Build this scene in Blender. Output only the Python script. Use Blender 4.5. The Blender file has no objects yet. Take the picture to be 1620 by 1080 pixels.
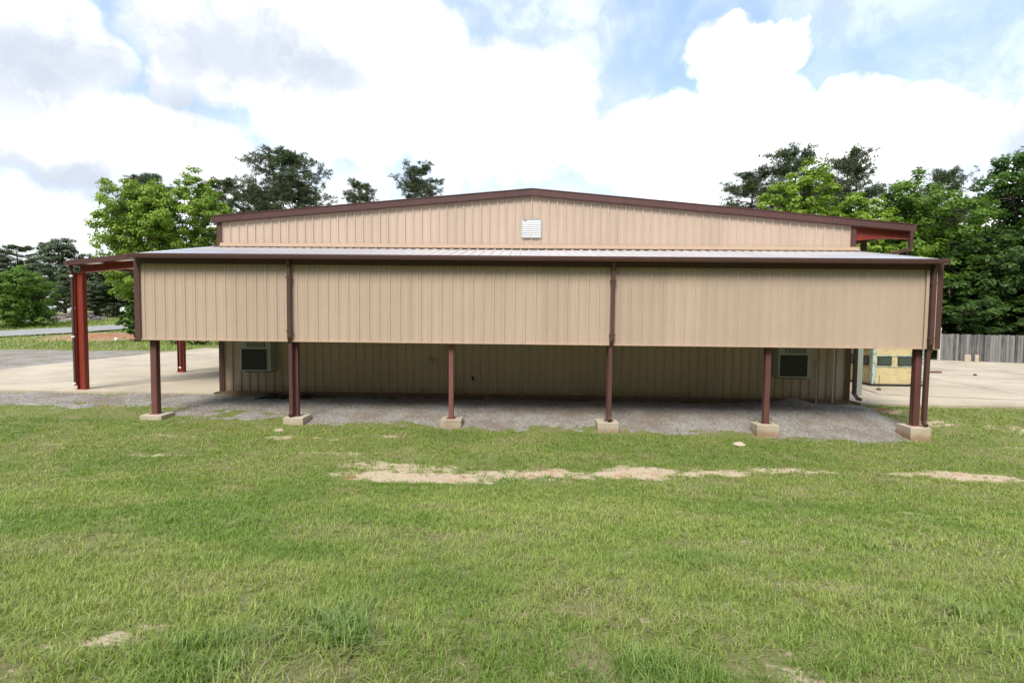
import bpy, bmesh, math, random
import numpy as np
from mathutils import Matrix, Vector
rng = np.random.default_rng(7); random.seed(7)
FT = .3048
scene = bpy.context.scene
col = scene.collection

# ------------------------------------------------------------------ camera
CAM = Vector((11.4726, -15.3698, 3.2985)); YAW, PITCH, ROLL = .0265, .0498, -.0104
cd = bpy.data.cameras.new('camera'); cam = bpy.data.objects.new('camera', cd); col.objects.link(cam)
cd.sensor_width = 36; cd.lens = 36 * 834.05 / 1620; cd.clip_start = .05; cd.clip_end = 3000
r0 = Vector((math.cos(YAW), math.sin(YAW), 0)); f0 = Vector((-math.sin(YAW), math.cos(YAW), 0)); Zv = Vector((0, 0, 1))
fw = math.cos(PITCH) * f0 - math.sin(PITCH) * Zv; up = math.sin(PITCH) * f0 + math.cos(PITCH) * Zv
rt = math.cos(ROLL) * r0 - math.sin(ROLL) * up; up = math.sin(ROLL) * r0 + math.cos(ROLL) * up
m = Matrix((rt, up, -fw)).transposed().to_4x4(); m.translation = CAM
cam.matrix_world = m
scene.camera = cam
scene.cycles.max_bounces = 7; scene.cycles.diffuse_bounces = 4

# ------------------------------------------------------------------ sky, sun, exposure
SUN_EL, SUN_AZ = math.radians(51), math.radians(196)      # azimuth from +Y clockwise: high, over the viewer's shoulder
class NT:
    """tiny helper for node trees"""
    def __init__(s, tree): s.t = tree; s.n = tree.nodes; s.l = tree.links
    def new(s, kind, **kw):
        n = s.n.new(kind)
        for k, v in kw.items(): setattr(n, k, v)
        return n
    def put(s, sock, v):
        if isinstance(v, bpy.types.NodeSocket): s.l.new(v, sock)
        else: sock.default_value = v
    def m(s, op, a, b=0., c=0., clamp=False):
        n = s.new('ShaderNodeMath', operation=op, use_clamp=clamp)
        s.put(n.inputs[0], a); s.put(n.inputs[1], b); s.put(n.inputs[2], c); return n.outputs[0]
    def v(s, op, a, b=(0, 0, 0)):
        n = s.new('ShaderNodeVectorMath', operation=op); s.put(n.inputs[0], a); s.put(n.inputs[1], b)
        return n.outputs['Value'] if op in ('LENGTH', 'DOT_PRODUCT') else n.outputs[0]
    def sep(s, a): n = s.new('ShaderNodeSeparateXYZ'); s.put(n.inputs[0], a); return n.outputs
    def comb(s, x, y, z): n = s.new('ShaderNodeCombineXYZ'); s.put(n.inputs[0], x); s.put(n.inputs[1], y); s.put(n.inputs[2], z); return n.outputs[0]
    def noise(s, vec, scale, detail=4, rough=.55, dist=0., out='Fac'):
        n = s.new('ShaderNodeTexNoise')
        if vec is not None: s.put(n.inputs['Vector'], vec)
        n.inputs['Scale'].default_value = scale; n.inputs['Detail'].default_value = detail
        n.inputs['Roughness'].default_value = rough; n.inputs['Distortion'].default_value = dist
        return n.outputs[out]
    def ss(s, x, a, b, lo=0., hi=1.):
        n = s.new('ShaderNodeMapRange', interpolation_type='SMOOTHSTEP')
        s.put(n.inputs['Value'], x); s.put(n.inputs['From Min'], a); s.put(n.inputs['From Max'], b)
        s.put(n.inputs['To Min'], lo); s.put(n.inputs['To Max'], hi); return n.outputs['Result']
    def mix(s, f, a, b, blend='MIX'):
        n = s.new('ShaderNodeMix', data_type='RGBA', blend_type=blend)
        s.put(n.inputs['Factor'], f)
        for i, v in ((6, a), (7, b)):
            if not isinstance(v, bpy.types.NodeSocket) and len(v) == 3: v = (*v, 1)
            s.put(n.inputs[i], v)
        return n.outputs[2]
    def attr(s, name): return s.new('ShaderNodeAttribute', attribute_name=name)

world = bpy.data.worlds.new('World'); scene.world = world; world.use_nodes = True
w = NT(world.node_tree); w.n.clear()
sky = w.new('ShaderNodeTexSky', sky_type='NISHITA', sun_disc=False, sun_elevation=SUN_EL, sun_rotation=SUN_AZ, altitude=100, air_density=1., dust_density=1.6)
tc = w.new('ShaderNodeTexCoord')
d = w.v('NORMALIZE', tc.outputs['Generated'])
X, Y, Z = w.sep(d)
wv = w.v('SUBTRACT', w.noise(d, 7., 5, .55, out='Color'), (.5, .5, .5))
d2 = w.v('ADD', d, w.v('MULTIPLY', wv, (.16, .16, .13)))
x2, y2, z2 = w.sep(d2)
az = w.m('ARCTAN2', x2, y2); el = w.m('ARCSINE', w.m('MAXIMUM', w.m('MINIMUM', z2, .999), -.999))
def blob(a0, e0, ra, re):
    u = w.m('DIVIDE', w.m('SUBTRACT', az, a0), ra); v = w.m('DIVIDE', w.m('SUBTRACT', el, e0), re)
    return w.m('SUBTRACT', 1., w.m('SQRT', w.m('ADD', w.m('MULTIPLY', u, u), w.m('MULTIPLY', v, v))))
def union(lst):
    o = lst[0]
    for b in lst[1:]: o = w.m('MAXIMUM', o, b)
    return o
# cumulus heads standing out of the bank, in azimuth / elevation
heads = union([blob(*b) for b in [
    (.335, .405, .065, .070), (.425, .425, .050, .045), (.375, .33, .11, .10), (.20, .30, .16, .085), (.07, .345, .07, .055),
    (.53, .305, .085, .055), (.60, .26, .14, .075), (.76, .27, .055, .06), (.84, .26, .10, .10), (-.10, .36, .25, .12),
    (-.30, .40, .22, .16), (-.47, .42, .20, .10), (-.70, .25, .30, .08), (-.76, .36, .12, .09), (-.60, .36, .05, .06)]])
heads = w.ss(heads, -.08, .26)
# the bank along the horizon, all the way round
rim = w.m('ADD', .215, w.m('MULTIPLY', w.m('SUBTRACT', w.noise(d, 2.6, 5, .6), .5), .34))
bank = w.ss(w.m('SUBTRACT', rim, el), -.03, .07)
# broken cloud and thin veil higher up
pr = w.v('DIVIDE', d2, w.comb(w.m('ADD', Z, .25), w.m('ADD', Z, .25), 1e3))
hi = w.ss(w.noise(pr, 1.7, 5, .6), .47, .60)
hi = w.m('MULTIPLY', hi, w.ss(Z, .42, .62))
veil = w.m('MULTIPLY', w.ss(w.noise(d, 3.5, 5, .55, .4), .38, .75), .5)
veil = w.m('ADD', w.m('MULTIPLY', veil, .8), w.ss(Z, .42, .12, 0., .7), clamp=True)
clo = w.m('MAXIMUM', w.m('MAXIMUM', heads, bank), w.m('MAXIMUM', hi, veil), clamp=True)
# grey bellies of the nearer clouds
grey = union([blob(*b) for b in [(-.76, .34, .20, .085), (-.50, .415, .22, .085), (-.36, .40, .18, .07), (.80, .225, .13, .07), (-.57, .32, .10, .06), (-.72, .19, .22, .035)]])
grey = w.ss(w.m('ADD', grey, w.m('MULTIPLY', w.m('SUBTRACT', w.noise(d, 5., 4, .5), .5), .9)), -.25, .85)
grey2 = w.m('MULTIPLY', w.ss(w.noise(d, 3.2, 6, .6), .50, .68), w.ss(Z, .42, .6))
grey = w.m('MAXIMUM', grey, grey2)
puff = w.noise(d2, 11., 5, .6)
mott = w.ss(w.m('ADD', puff, w.m('MULTIPLY', w.m('SUBTRACT', w.noise(d, 2.2, 3, .5), .5), .55)), .36, .60)
white = w.mix(mott, (.54, .56, .60), (.98, .98, .98))
ccol = w.mix(w.m('MULTIPLY', grey, .9), white, (.345, .38, .445))
skyc = w.v('MULTIPLY', sky.outputs[0], (.060, .066, .072))
skyc = w.v('ADD', skyc, (.17, .22, .27))
out = w.mix(clo, skyc, ccol)
bg = w.new('ShaderNodeBackground'); w.l.new(out, bg.inputs['Color']); bg.inputs['Strength'].default_value = 1.0
wo = w.new('ShaderNodeOutputWorld'); w.l.new(bg.outputs[0], wo.inputs[0])

sl = bpy.data.lights.new('sun', 'SUN'); sl.energy = 2.2; sl.angle = math.radians(22); sl.color = (1, .95, .87)
so = bpy.data.objects.new('sun', sl); col.objects.link(so)
sdir = Vector((math.sin(SUN_AZ) * math.cos(SUN_EL), math.cos(SUN_AZ) * math.cos(SUN_EL), math.sin(SUN_EL)))
so.rotation_euler = (-sdir).to_track_quat('-Z', 'Y').to_euler()
so.location = (0, 0, 60)
vs = scene.view_settings
vs.view_transform = 'Standard'; vs.look = 'None'; vs.exposure = .97; vs.gamma = 1; vs.use_curve_mapping = False

# ------------------------------------------------------------------ materials
def mat(name):
    M = bpy.data.materials.new(name); M.use_nodes = True
    t = NT(M.node_tree); b = M.node_tree.nodes['Principled BSDF']
    return M, t, b
def bump(t, b, h, strength=.3, dist=.02):
    n = t.new('ShaderNodeBump'); n.inputs['Strength'].default_value = strength; n.inputs['Distance'].default_value = dist
    t.l.new(h, n.inputs['Height']); t.l.new(n.outputs[0], b.inputs['Normal'])
def objrand(t): return t.new('ShaderNodeObjectInfo').outputs['Random']
def pos(t): return t.new('ShaderNodeNewGeometry').outputs['Position']

def painted(name, c, rough=.45, var=.10, stain=None, metal=0.):
    M, t, b = mat(name); p = pos(t)
    streak = t.noise(t.v('MULTIPLY', p, (9., 9., .35)), 1., 4, .6)
    blot = t.noise(p, 1.3, 5, .6)
    f = t.m('ADD', t.m('MULTIPLY', t.m('SUBTRACT', streak, .5), var * 1.6), t.m('MULTIPLY', t.m('SUBTRACT', blot, .5), var))
    f = t.m('ADD', f, t.m('MULTIPLY', t.m('SUBTRACT', objrand(t), .5), var * .75))
    f = t.m('ADD', 1., f)
    cc = t.v('MULTIPLY', t.comb(f, f, f), c)
    if stain:                                             # splashed soil low on the wall
        z = t.sep(p)[2]
        k = t.ss(t.m('ADD', z, t.m('MULTIPLY', t.noise(t.v('MULTIPLY', p, (3, 3, 1.5)), 1., 5, .65), .55)), 1.02, .50)
        cc = t.mix(t.m('MULTIPLY', k, .75), cc, stain)
    t.put(b.inputs['Base Color'], cc)
    b.inputs['Roughness'].default_value = rough; b.inputs['Metallic'].default_value = metal
    bump(t, b, t.noise(p, 1.8, 3), .35, .03)
    return M
M = {}
M['tan'] = painted('tan_painted_steel', (.49, .372, .285), .42, .14, stain=(.26, .13, .075))
M['tan_skirt'] = painted('tan_painted_steel_skirt', (.49, .372, .285), .42, .13)
M['flash'] = painted('tan_flashing', (.53, .385, .27), .45, .12)
M['brown'] = painted('brown_trim', (.098, .048, .042), .38, .25)
M['red'] = painted('red_primer', (.24, .036, .020), .5, .35)
M['post'] = painted('rust_brown_post', (.155, .060, .052), .5, .6)
M['grey_metal'] = painted('grey_cabinet', (.40, .41, .40), .5, .15)
M['sage'] = painted('sage_metal', (.30, .34, .29), .5, .15)
M['white'] = painted('white_paint', (.78, .78, .77), .5, .06)
M['pipe'] = painted('pale_pipe', (.55, .52, .46), .4, .2)
M['dark'] = painted('dark_screen', (.022, .024, .022), .6, .3)
M['black'] = painted('black_plastic', (.02, .02, .02), .55, .2)
M['galv'] = painted('galvalume', (.74, .75, .78), .36, .10, metal=.55)
def concrete(name, c, splash=False):
    M_, t, b = mat(name); p = pos(t)
    n1 = t.noise(p, .35, 6, .62); n2 = t.noise(p, 3.5, 6, .65); n3 = t.noise(p, 40., 3, .6)
    f = t.m('ADD', .50, t.m('ADD', t.m('MULTIPLY', n1, .62), t.m('ADD', t.m('MULTIPLY', n2, .22), t.m('MULTIPLY', n3, .10))))
    cc = t.v('MULTIPLY', t.comb(f, f, f), c)
    cc = t.mix(t.ss(t.noise(t.v('ADD', p, (9, 3, 0)), .30, 6, .68), .46, .64, 0., .6), cc, tuple(x * .62 for x in c))
    cc = t.mix(t.ss(t.noise(t.v('ADD', p, (31, 7, 5)), .8, 6, .72), .56, .72, 0., .5), cc, (.30, .19, .11))
    if splash:
        z = t.sep(p)[2]; k = t.ss(t.m('ADD', z, t.m('MULTIPLY', t.noise(p, 5., 5, .7), .30)), .26, .02)
        cc = t.mix(t.m('MULTIPLY', k, .8), cc, (.27, .15, .08)); cc = t.mix(t.ss(t.noise(t.v('MULTIPLY', p, (8, 8, 1)), 1., 5, .7), .55, .75, 0., .5), cc, (.16, .14, .11))
    t.put(b.inputs['Base Color'], cc); b.inputs['Roughness'].default_value = .85
    bump(t, b, n3, .25, .01)
    return M_
M['slab'] = concrete('slab_concrete', (.47, .405, .305))
M['pad'] = concrete('footing_concrete', (.50, .42, .31)); M['footing'] = concrete('mud_splashed_concrete', (.52, .44, .33), True); M['soiled'] = concrete('soiled_concrete', (.20, .13, .09))
def speck(name, c1, c2, scale, soil=None):
    M_, t, b = mat(name); p = pos(t)
    v = t.new('ShaderNodeTexVoronoi', feature='F1'); t.put(v.inputs['Vector'], p); v.inputs['Scale'].default_value = scale
    f = t.sep(v.outputs['Color'])[0]
    cc = t.mix(f, c1, c2)
    cc = t.mix(t.ss(t.noise(p, .8, 6, .7), .40, .62, 0., .85), cc, soil or tuple(x * .6 for x in c1))
    t.put(b.inputs['Base Color'], cc); b.inputs['Roughness'].default_value = .9
    bump(t, b, v.outputs['Distance'], .9, .03)
    return M_
M['gravel'] = speck('grey_gravel', (.15, .138, .122), (.50, .465, .415), 38., (.215, .17, .125))
M['rubble'] = speck('rubble', (.11, .09, .08), (.30, .25, .22), 3.)
M['asphalt'] = speck('worn_asphalt', (.29, .285, .28), (.37, .365, .35), 30., (.27, .265, .25))
def ground_mat():
    M_, t, b = mat('lawn_ground'); p = pos(t)
    a = t.sep(t.attr('mask').outputs['Vector'])            # x: bare soil, y: red clay, z: lushness
    n1 = t.noise(p, 1.1, 6, .65); n2 = t.noise(p, 14., 5, .7); n3 = t.noise(p, 60., 3, .7)
    g = t.mix(n2, (.095, .125, .030), (.215, .235, .075))
    g = t.mix(t.ss(n1, .46, .66, 0., .65), g, t.mix(n3, (.17, .13, .075), (.33, .27, .165)))
    soil = t.mix(n3, (.36, .265, .175), (.62, .515, .385))
    soil = t.mix(t.ss(t.noise(p, 2.2, 5, .7), .52, .66, 0., .5), soil, (.40, .20, .10))
    soil = t.mix(a[1], soil, t.mix(n2, (.24, .085, .045), (.40, .20, .11)))
    k = t.ss(t.m('ADD', a[0], t.m('MULTIPLY', t.m('SUBTRACT', t.noise(t.v('MULTIPLY', p, (3., 5., 4.)), 1., 8, .78), .5), 2.6)), .42, .66)
    t.put(b.inputs['Base Color'], t.mix(k, g, soil)); b.inputs['Roughness'].default_value = .95
    b.inputs['Specular IOR Level'].default_value = .15
    bump(t, b, t.m('ADD', n2, t.m('MULTIPLY', n3, .4)), .6, .04)
    return M_
M['ground'] = ground_mat()
def leafy(name, trans=.35, rough=.5, scale=1.):
    M_, t, b = mat(name)
    c = t.attr('tint').outputs['Color']
    t.put(b.inputs['Base Color'], c); b.inputs['Roughness'].default_value = rough
    b.inputs['Specular IOR Level'].default_value = .3
    tr = t.new('ShaderNodeBsdfTranslucent'); t.put(tr.inputs[0], t.v('MULTIPLY', c, (1.25, 1.35, .7)))
    mx = t.new('ShaderNodeMixShader'); mx.inputs[0].default_value = trans
    t.l.new(b.outputs[0], mx.inputs[1]); t.l.new(tr.outputs[0], mx.inputs[2])
    t.l.new(mx.outputs[0], t.n['Material Output'].inputs[0])
    return M_
M['leaf'] = leafy('foliage'); M['grass'] = leafy('grass_blades', .3, .45); M['needle'] = leafy('pine_needles', .15, .55)
def bark(name, c):
    M_, t, b = mat(name); p = pos(t)
    n = t.noise(t.v('MULTIPLY', p, (6, 6, 1.5)), 1., 5, .7)
    t.put(b.inputs['Base Color'], t.mix(n, tuple(x * .5 for x in c), tuple(x * 1.4 for x in c))); b.inputs['Roughness'].default_value = .95
    bump(t, b, n, .6, .05); return M_
M['bark'] = bark('bark', (.11, .085, .065)); M['pine_bark'] = bark('pine_bark', (.12, .085, .065))
def fence_wood():
    M_, t, b = mat('weathered_fence'); p = pos(t); r = objrand(t)
    n = t.noise(t.v('ADD', t.v('MULTIPLY', p, (14, 14, 1.3)), t.comb(t.m('MULTIPLY', r, 40.), 0., 0.)), 1., 5, .65)
    f = t.m('ADD', t.m('MULTIPLY', n, .75), t.m('MULTIPLY', r, .42))
    t.put(b.inputs['Base Color'], t.mix(t.ss(f, .25, .85), (.035, .033, .033), (.23, .22, .21))); b.inputs['Roughness'].default_value = .95
    bump(t, b, n, .4, .02); return M_
M['fence'] = fence_wood()
def camo():
    M_, t, b = mat('camouflage_board'); p = pos(t)
    c = t.mix(t.noise(p, 1.2, 4), (.48, .38, .19), (.62, .52, .29))
    wv_ = t.noise(t.v('MULTIPLY', p, (2., 2., 1.2)), 2.4, 7, .75, 1.6)
    k = t.ss(t.m('ABSOLUTE', t.m('SUBTRACT', wv_, .5)), .020, .008)
    c = t.mix(t.m('MULTIPLY', k, t.ss(t.noise(p, 1.5, 3), .42, .55)), c, (.13, .15, .07))
    t.put(b.inputs['Base Color'], c); b.inputs['Roughness'].default_value = .8; return M_
M['camo'] = camo()
def camo_pale():
    M_, t, b = mat('camouflage_corner'); p = pos(t)
    k = t.ss(t.noise(p, 7., 6, .75, 1.), .45, .58)
    t.put(b.inputs['Base Color'], t.mix(k, (.48, .56, .50), (.16, .24, .17))); b.inputs['Roughness'].default_value = .7; return M_
M['camo_pale'] = camo_pale()
def glass():
    M_, t, b = mat('dark_window_glass'); b.inputs['Base Color'].default_value = (.05, .07, .06, 1); b.inputs['Roughness'].default_value = .08
    b.inputs['Specular IOR Level'].default_value = .8; return M_
M['glass'] = glass()

# ------------------------------------------------------------------ mesh helpers
def link(name, me, material=None, parent=None, loc=None):
    o = bpy.data.objects.new(name, me); col.objects.link(o)
    if material is not None and me is not None and not me.materials: me.materials.append(M[material] if isinstance(material, str) else material)
    if parent is not None: o.parent = parent
    if loc is not None: o.location = loc
    return o
def tag(o, label=None, cat=None, group=None, kind=None):
    for k, v in (('label', label), ('category', cat), ('group', group), ('kind', kind)):
        if v: o[k] = v
    return o
def empty(name, loc=(0, 0, 0), rz=0):
    o = bpy.data.objects.new(name, None); col.objects.link(o); o.location = loc; o.rotation_euler = (0, 0, rz); o.empty_display_size = .3
    return o
def pymesh(name, v, f, smooth=False):
    me = bpy.data.meshes.new(name); me.from_pydata([tuple(map(float, p)) for p in v], [], [tuple(q) for q in f]); me.update()
    if smooth: me.polygons.foreach_set('use_smooth', [True] * len(me.polygons))
    return me
class MB:
    """collects boxes, bars and tubes into one mesh"""
    def __init__(s): s.v = []; s.f = []
    def box(s, x0, x1, y0, y1, z0, z1):
        b = len(s.v)
        s.v += [(x0, y0, z0), (x1, y0, z0), (x1, y1, z0), (x0, y1, z0), (x0, y0, z1), (x1, y0, z1), (x1, y1, z1), (x0, y1, z1)]
        s.f += [[b + i for i in q] for q in ((0, 3, 2, 1), (4, 5, 6, 7), (0, 1, 5, 4), (1, 2, 6, 5), (2, 3, 7, 6), (3, 0, 4, 7))]
        return s
    def prism(s, poly, y0, y1):
        """polygon in XZ (counter-clockwise seen from -Y) pushed from y0 to y1"""
        b = len(s.v); n = len(poly)
        s.v += [(x, y0, z) for x, z in poly] + [(x, y1, z) for x, z in poly]
        s.f += [list(range(b, b + n)), list(range(b + 2 * n - 1, b + n - 1, -1))]
        s.f += [[b + i, b + n + i, b + n + (i + 1) % n, b + (i + 1) % n] for i in range(n)]
        return s
    def tube(s, pts, rad, n=8, sq=False):
        pts = [Vector(p) for p in pts]; rad = [float(q) for q in rad] if isinstance(rad, (list, tuple)) else [rad] * len(pts); b = len(s.v)
        off = math.pi / n if sq else 0
        for i, p in enumerate(pts):
            t = (pts[min(i + 1, len(pts) - 1)] - pts[max(i - 1, 0)]).normalized()
            a = t.cross(Vector((0, 1, 0)) if abs(t.y) < .9 else Vector((1, 0, 0))).normalized(); c = t.cross(a)
            for k in range(n):
                th = 2 * math.pi * k / n + off
                s.v.append(tuple(p + rad[i] * (math.cos(th) * a + math.sin(th) * c)))
        for i in range(len(pts) - 1):
            for k in range(n):
                s.f.append([b + i * n + k, b + i * n + (k + 1) % n, b + (i + 1) * n + (k + 1) % n, b + (i + 1) * n + k])
        s.f += [[b + k for k in range(n)][::-1], [b + (len(pts) - 1) * n + k for k in range(n)]]
        return s
    def mesh(s, name='part', smooth=False): return pymesh(name, s.v, s.f, smooth)
    def build(s, name, material, parent=None, bevel=0., smooth=False):
        o = link(name, s.mesh(name, smooth), material, parent)
        if bevel:
            md = o.modifiers.new('bevel', 'BEVEL'); md.width = bevel; md.segments = 2; md.limit_method = 'ANGLE'
        return o

def sst(a, b, x):
    t = np.clip((x - a) / (b - a), 0, 1); return t * t * (3 - 2 * t)
def _h(ix, iy, seed):
    n = (ix.astype(np.int64) * 374761393 + iy.astype(np.int64) * 668265263 + seed * 974634533) & 0x7fffffff
    n = ((n ^ (n >> 13)) * 1274126177) & 0x7fffffff
    return ((n ^ (n >> 16)) & 0xffff) / 65535.
def vnoise(x, y, seed=0):
    ix, iy = np.floor(x), np.floor(y); fx, fy = x - ix, y - iy; fx = fx * fx * (3 - 2 * fx); fy = fy * fy * (3 - 2 * fy)
    return (_h(ix, iy, seed) * (1 - fx) + _h(ix + 1, iy, seed) * fx) * (1 - fy) + (_h(ix, iy + 1, seed) * (1 - fx) + _h(ix + 1, iy + 1, seed) * fx) * fy
def fbm(x, y, seed=0, oct=4):
    o, a, n = 0., 1., 0.
    for i in range(oct): o = o + a * vnoise(x * 2 ** i, y * 2 ** i, seed + i * 17); n += a; a *= .55
    return o / n

# ------------------------------------------------------------------ terrain
def terrain(x, y):
    x = np.asarray(x, float); y = np.asarray(y, float)
    zp = .05 - .0115 * np.clip(x, -10, 26); k = sst(-.4, 2.6, y)
    z = zp * (1 - k) + .25 * k
    z = z + np.interp(-y, [4.2, 5.0, 6.5, 9, 12, 14.5, 18, 40, 60], [0, .02, .16, .62, 1.2, 1.5, 1.7, 4.0, 5.5])
    rise = np.interp(y, [26, 31, 38, 52, 75, 110, 300], [0, .4, .9, 1.75, 2.05, 2.6, 2.75])
    return z + rise * sst(12, -4, x)
SOIL = [  # bare soil: centre, half sizes, weight
    (9.35, -4.75, 1.9, .52, 1.08), (8.7, -4.0, 1.5, .5, .72), (11.4, -4.4, 1.5, .5, .80), (13.9, -3.9, 1.1, .55, .92), (12.6, -4.2, 1.7, .4, .76),
    (15.6, -3.75, 1.5, .26, .78), (17.6, -3.5, 1.4, .22, .74), (19.9, -3.35, .9, .2, .78), (21.3, -3.4, 1.2, .36, 1.0), (24.2, -3.5, .9, .2, .45),
    (18.1, -6.45, .55, .28, .72), (14.5, -10.45, .35, .32, .62), (13.9, -10.3, .25, .22, .62), (14.9, -9.4, .3, .3, .5), (8.84, -11.95, .36, .34, .75), (8.3, -12.3, .4, .3, .6),
    (10.93, -10.3, .16, .14, .7), (14.25, -8.85, .18, .22, .6), (13.1, -11.1, .25, .3, .62), (11.5, -12.3, .3, .25, .6), (12.3, -11.4, .22, .2, .6), (11.3, -11.75, .18, .14, .66),
    (5.66, -1.75, 1.5, .22, .62), (7.5, -1.3, 1.0, .18, .58), (1.9, -1.9, 1.3, .2, .55), (3.2, -3.6, 1.1, .2, .55), (.3, -3.0, 1.2, .2, .5), (7.0, -3.1, 1.6, .3, .5), (6.6, -6.9, 1.1, .3, .45),
    (23.6, 2.4, .75, .55, .9), (24.4, 1.3, .8, .35, .6), (26.5, 1.0, 1.0, .3, .5), (25.3, -.6, .9, .25, .5), (12.35, -6.6, .3, .14, .45), (10.2, -8.3, .5, .3, .42), (12.6, -9.5, .5, .5, .42), (9.6, -9.4, .6, .4, .36), (15.2, -7.8, .5, .3, .4),
    (10.3, -12.55, .5, .2, .5), (12.4, -12.5, .45, .3, .58), (13.2, -12.2, .4, .3, .55)]
CLAY = [(9.9, -5.25, .40, .10), (7.9, -4.9, .2, .15), (23.4, 2.6, .6, .4), (-29, 34.3, 7.5, 4.2), (5.8, -1.8, .6, .15)]
LUSH = [(10.25, -11.85, .42, .40, 1.), (10.0, -11.5, .5, .35, .7), (9.6, -12.2, .5, .4, .7), (13.4, -9.8, .6, .5, .55), (14.9, -11.2, .6, .7, .7), (12.3, -12.3, .5, .3, .5), (15.6, -9, .8, .8, .5)]
def soil_mask(x, y):
    m_ = np.zeros_like(x); wx = x + (fbm(x * 1.6, y * 1.6, 3) - .5) * .9; wy = y + (fbm(x * 1.6, y * 1.6, 9) - .5) * .55
    for cx, cy, rx, ry, wt in SOIL:
        r = np.sqrt(((wx - cx) / rx) ** 2 + ((wy - cy) / ry) ** 2); m_ = np.maximum(m_, wt * (.8 if cy < -6 else 1.) * sst(1.6, .2, r))
    red = np.sqrt(((x + 28.5) / 6.0) ** 2 + ((y - 34.0) / 3.4) ** 2); m_ = np.maximum(m_, sst(1.2, .8, red))
    return m_
def clay_mask(x, y):
    m_ = np.zeros_like(x)
    for cx, cy, rx, ry in CLAY: m_ = np.maximum(m_, sst(1.3, .3, np.sqrt(((x - cx) / rx) ** 2 + ((y - cy) / ry) ** 2)))
    return m_
def lush_mask(x, y):
    m_ = np.zeros_like(x)
    for cx, cy, rx, ry, wt in LUSH: m_ = np.maximum(m_, wt * sst(1.3, .4, np.sqrt(((x - cx) / rx) ** 2 + ((y - cy) / ry) ** 2)))
    return m_
def gravel_mask(x, y):
    """crushed stone under the lean-to and along the left slab edge"""
    n = (fbm(x * .9, y * .9, 41) - .5); n2 = fbm(x * 3., y * 3., 77, 5) - .5
    lo = np.interp(x, [-30, -6, -1, 2, 6, 12, 18, 21.5, 22.8, 23.4], [1.2, 1.2, .75, .1, .0, .25, .1, -.45, -.1, 1.5])
    hi = np.interp(x, [-30, 22.2, 23, 23.8], [3.7, 3.7, 3.4, 1.2])
    m_ = np.minimum(np.minimum(y - lo, hi - y) * 1.1, (23.3 - x)) + n * 1.2 + n2 * 1.3
    grassy = sst(.42, .60, fbm(x * .9 + 5, y * 1.7, 55)) * sst(7.0, 3.0, x) * 1.1
    return m_ - grassy * sst(4.5, 1., y)

def axis(lo, hi, step, far0, far1, grow=1.25):
    a = list(np.arange(lo, hi, step)); s = step; p = a[-1]
    while p < far1: s *= grow; p += s; a.append(p)
    s = step; p = lo; b = []
    while p > far0: s *= grow; p -= s; b.append(p)
    return np.array(b[::-1] + a)
def grid_mesh(name, xs, ys, zf):
    gx, gy = np.meshgrid(xs, ys); gz = zf(gx, gy); nx, ny = len(xs), len(ys)
    v = np.stack([gx, gy, gz], -1).reshape(-1, 3)
    i = (np.arange(ny - 1)[:, None] * nx + np.arange(nx - 1)[None]).ravel()
    f = np.stack([i, i + 1, i + nx + 1, i + nx], -1)
    return np_mesh(name, v, f), gx.ravel(), gy.ravel()
def np_mesh(name, v, f, smooth=True):
    k = f.shape[1]; me = bpy.data.meshes.new(name)
    me.vertices.add(len(v)); me.vertices.foreach_set('co', np.ascontiguousarray(v, np.float32).ravel())
    me.loops.add(f.size); me.loops.foreach_set('vertex_index', np.ascontiguousarray(f, np.int32).ravel())
    me.polygons.add(len(f)); me.polygons.foreach_set('loop_start', np.arange(0, f.size, k, dtype=np.int32))
    if smooth: me.polygons.foreach_set('use_smooth', np.ones(len(f), bool))
    me.update(calc_edges=True); return me
def mix_mesh(name, v, quads, tris):
    me = bpy.data.meshes.new(name); me.vertices.add(len(v)); me.vertices.foreach_set('co', np.ascontiguousarray(v, np.float32).ravel())
    n = quads.size + tris.size; me.loops.add(n); me.loops.foreach_set('vertex_index', np.concatenate([quads.ravel(), tris.ravel()]).astype(np.int32))
    me.polygons.add(len(quads) + len(tris))
    me.polygons.foreach_set('loop_start', np.concatenate([np.arange(0, quads.size, 4), quads.size + np.arange(0, tris.size, 3)]).astype(np.int32))
    me.update(calc_edges=True); return me
def point_color(me, name, c):
    a = me.attributes.new(name, 'FLOAT_COLOR', 'POINT')
    a.data.foreach_set('color', np.concatenate([c, np.ones((len(c), 1))], 1).astype(np.float32).ravel())

xs = axis(-8, 32, .13, -900, 900); ys = axis(-15, 4.5, .13, -120, 1200, 1.12)
def ground_z(x, y):
    near = sst(60, 30, np.abs(x - 11)) * sst(60, 30, np.abs(y))
    return terrain(x, y) + (fbm(x * .8, y * .8, 5) - .5) * .07 * near + (fbm(x * 3.5, y * 3.5, 6, 3) - .5) * .03 * near
me, gx, gy = grid_mesh('ground', xs, ys, ground_z)
a = me.attributes.new('mask', 'FLOAT_VECTOR', 'POINT')
a.data.foreach_set('vector', np.stack([soil_mask(gx, gy), clay_mask(gx, gy), lush_mask(gx, gy)], -1).astype(np.float32).ravel())
tag(link('ground', me, 'ground'), kind='structure')

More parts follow.
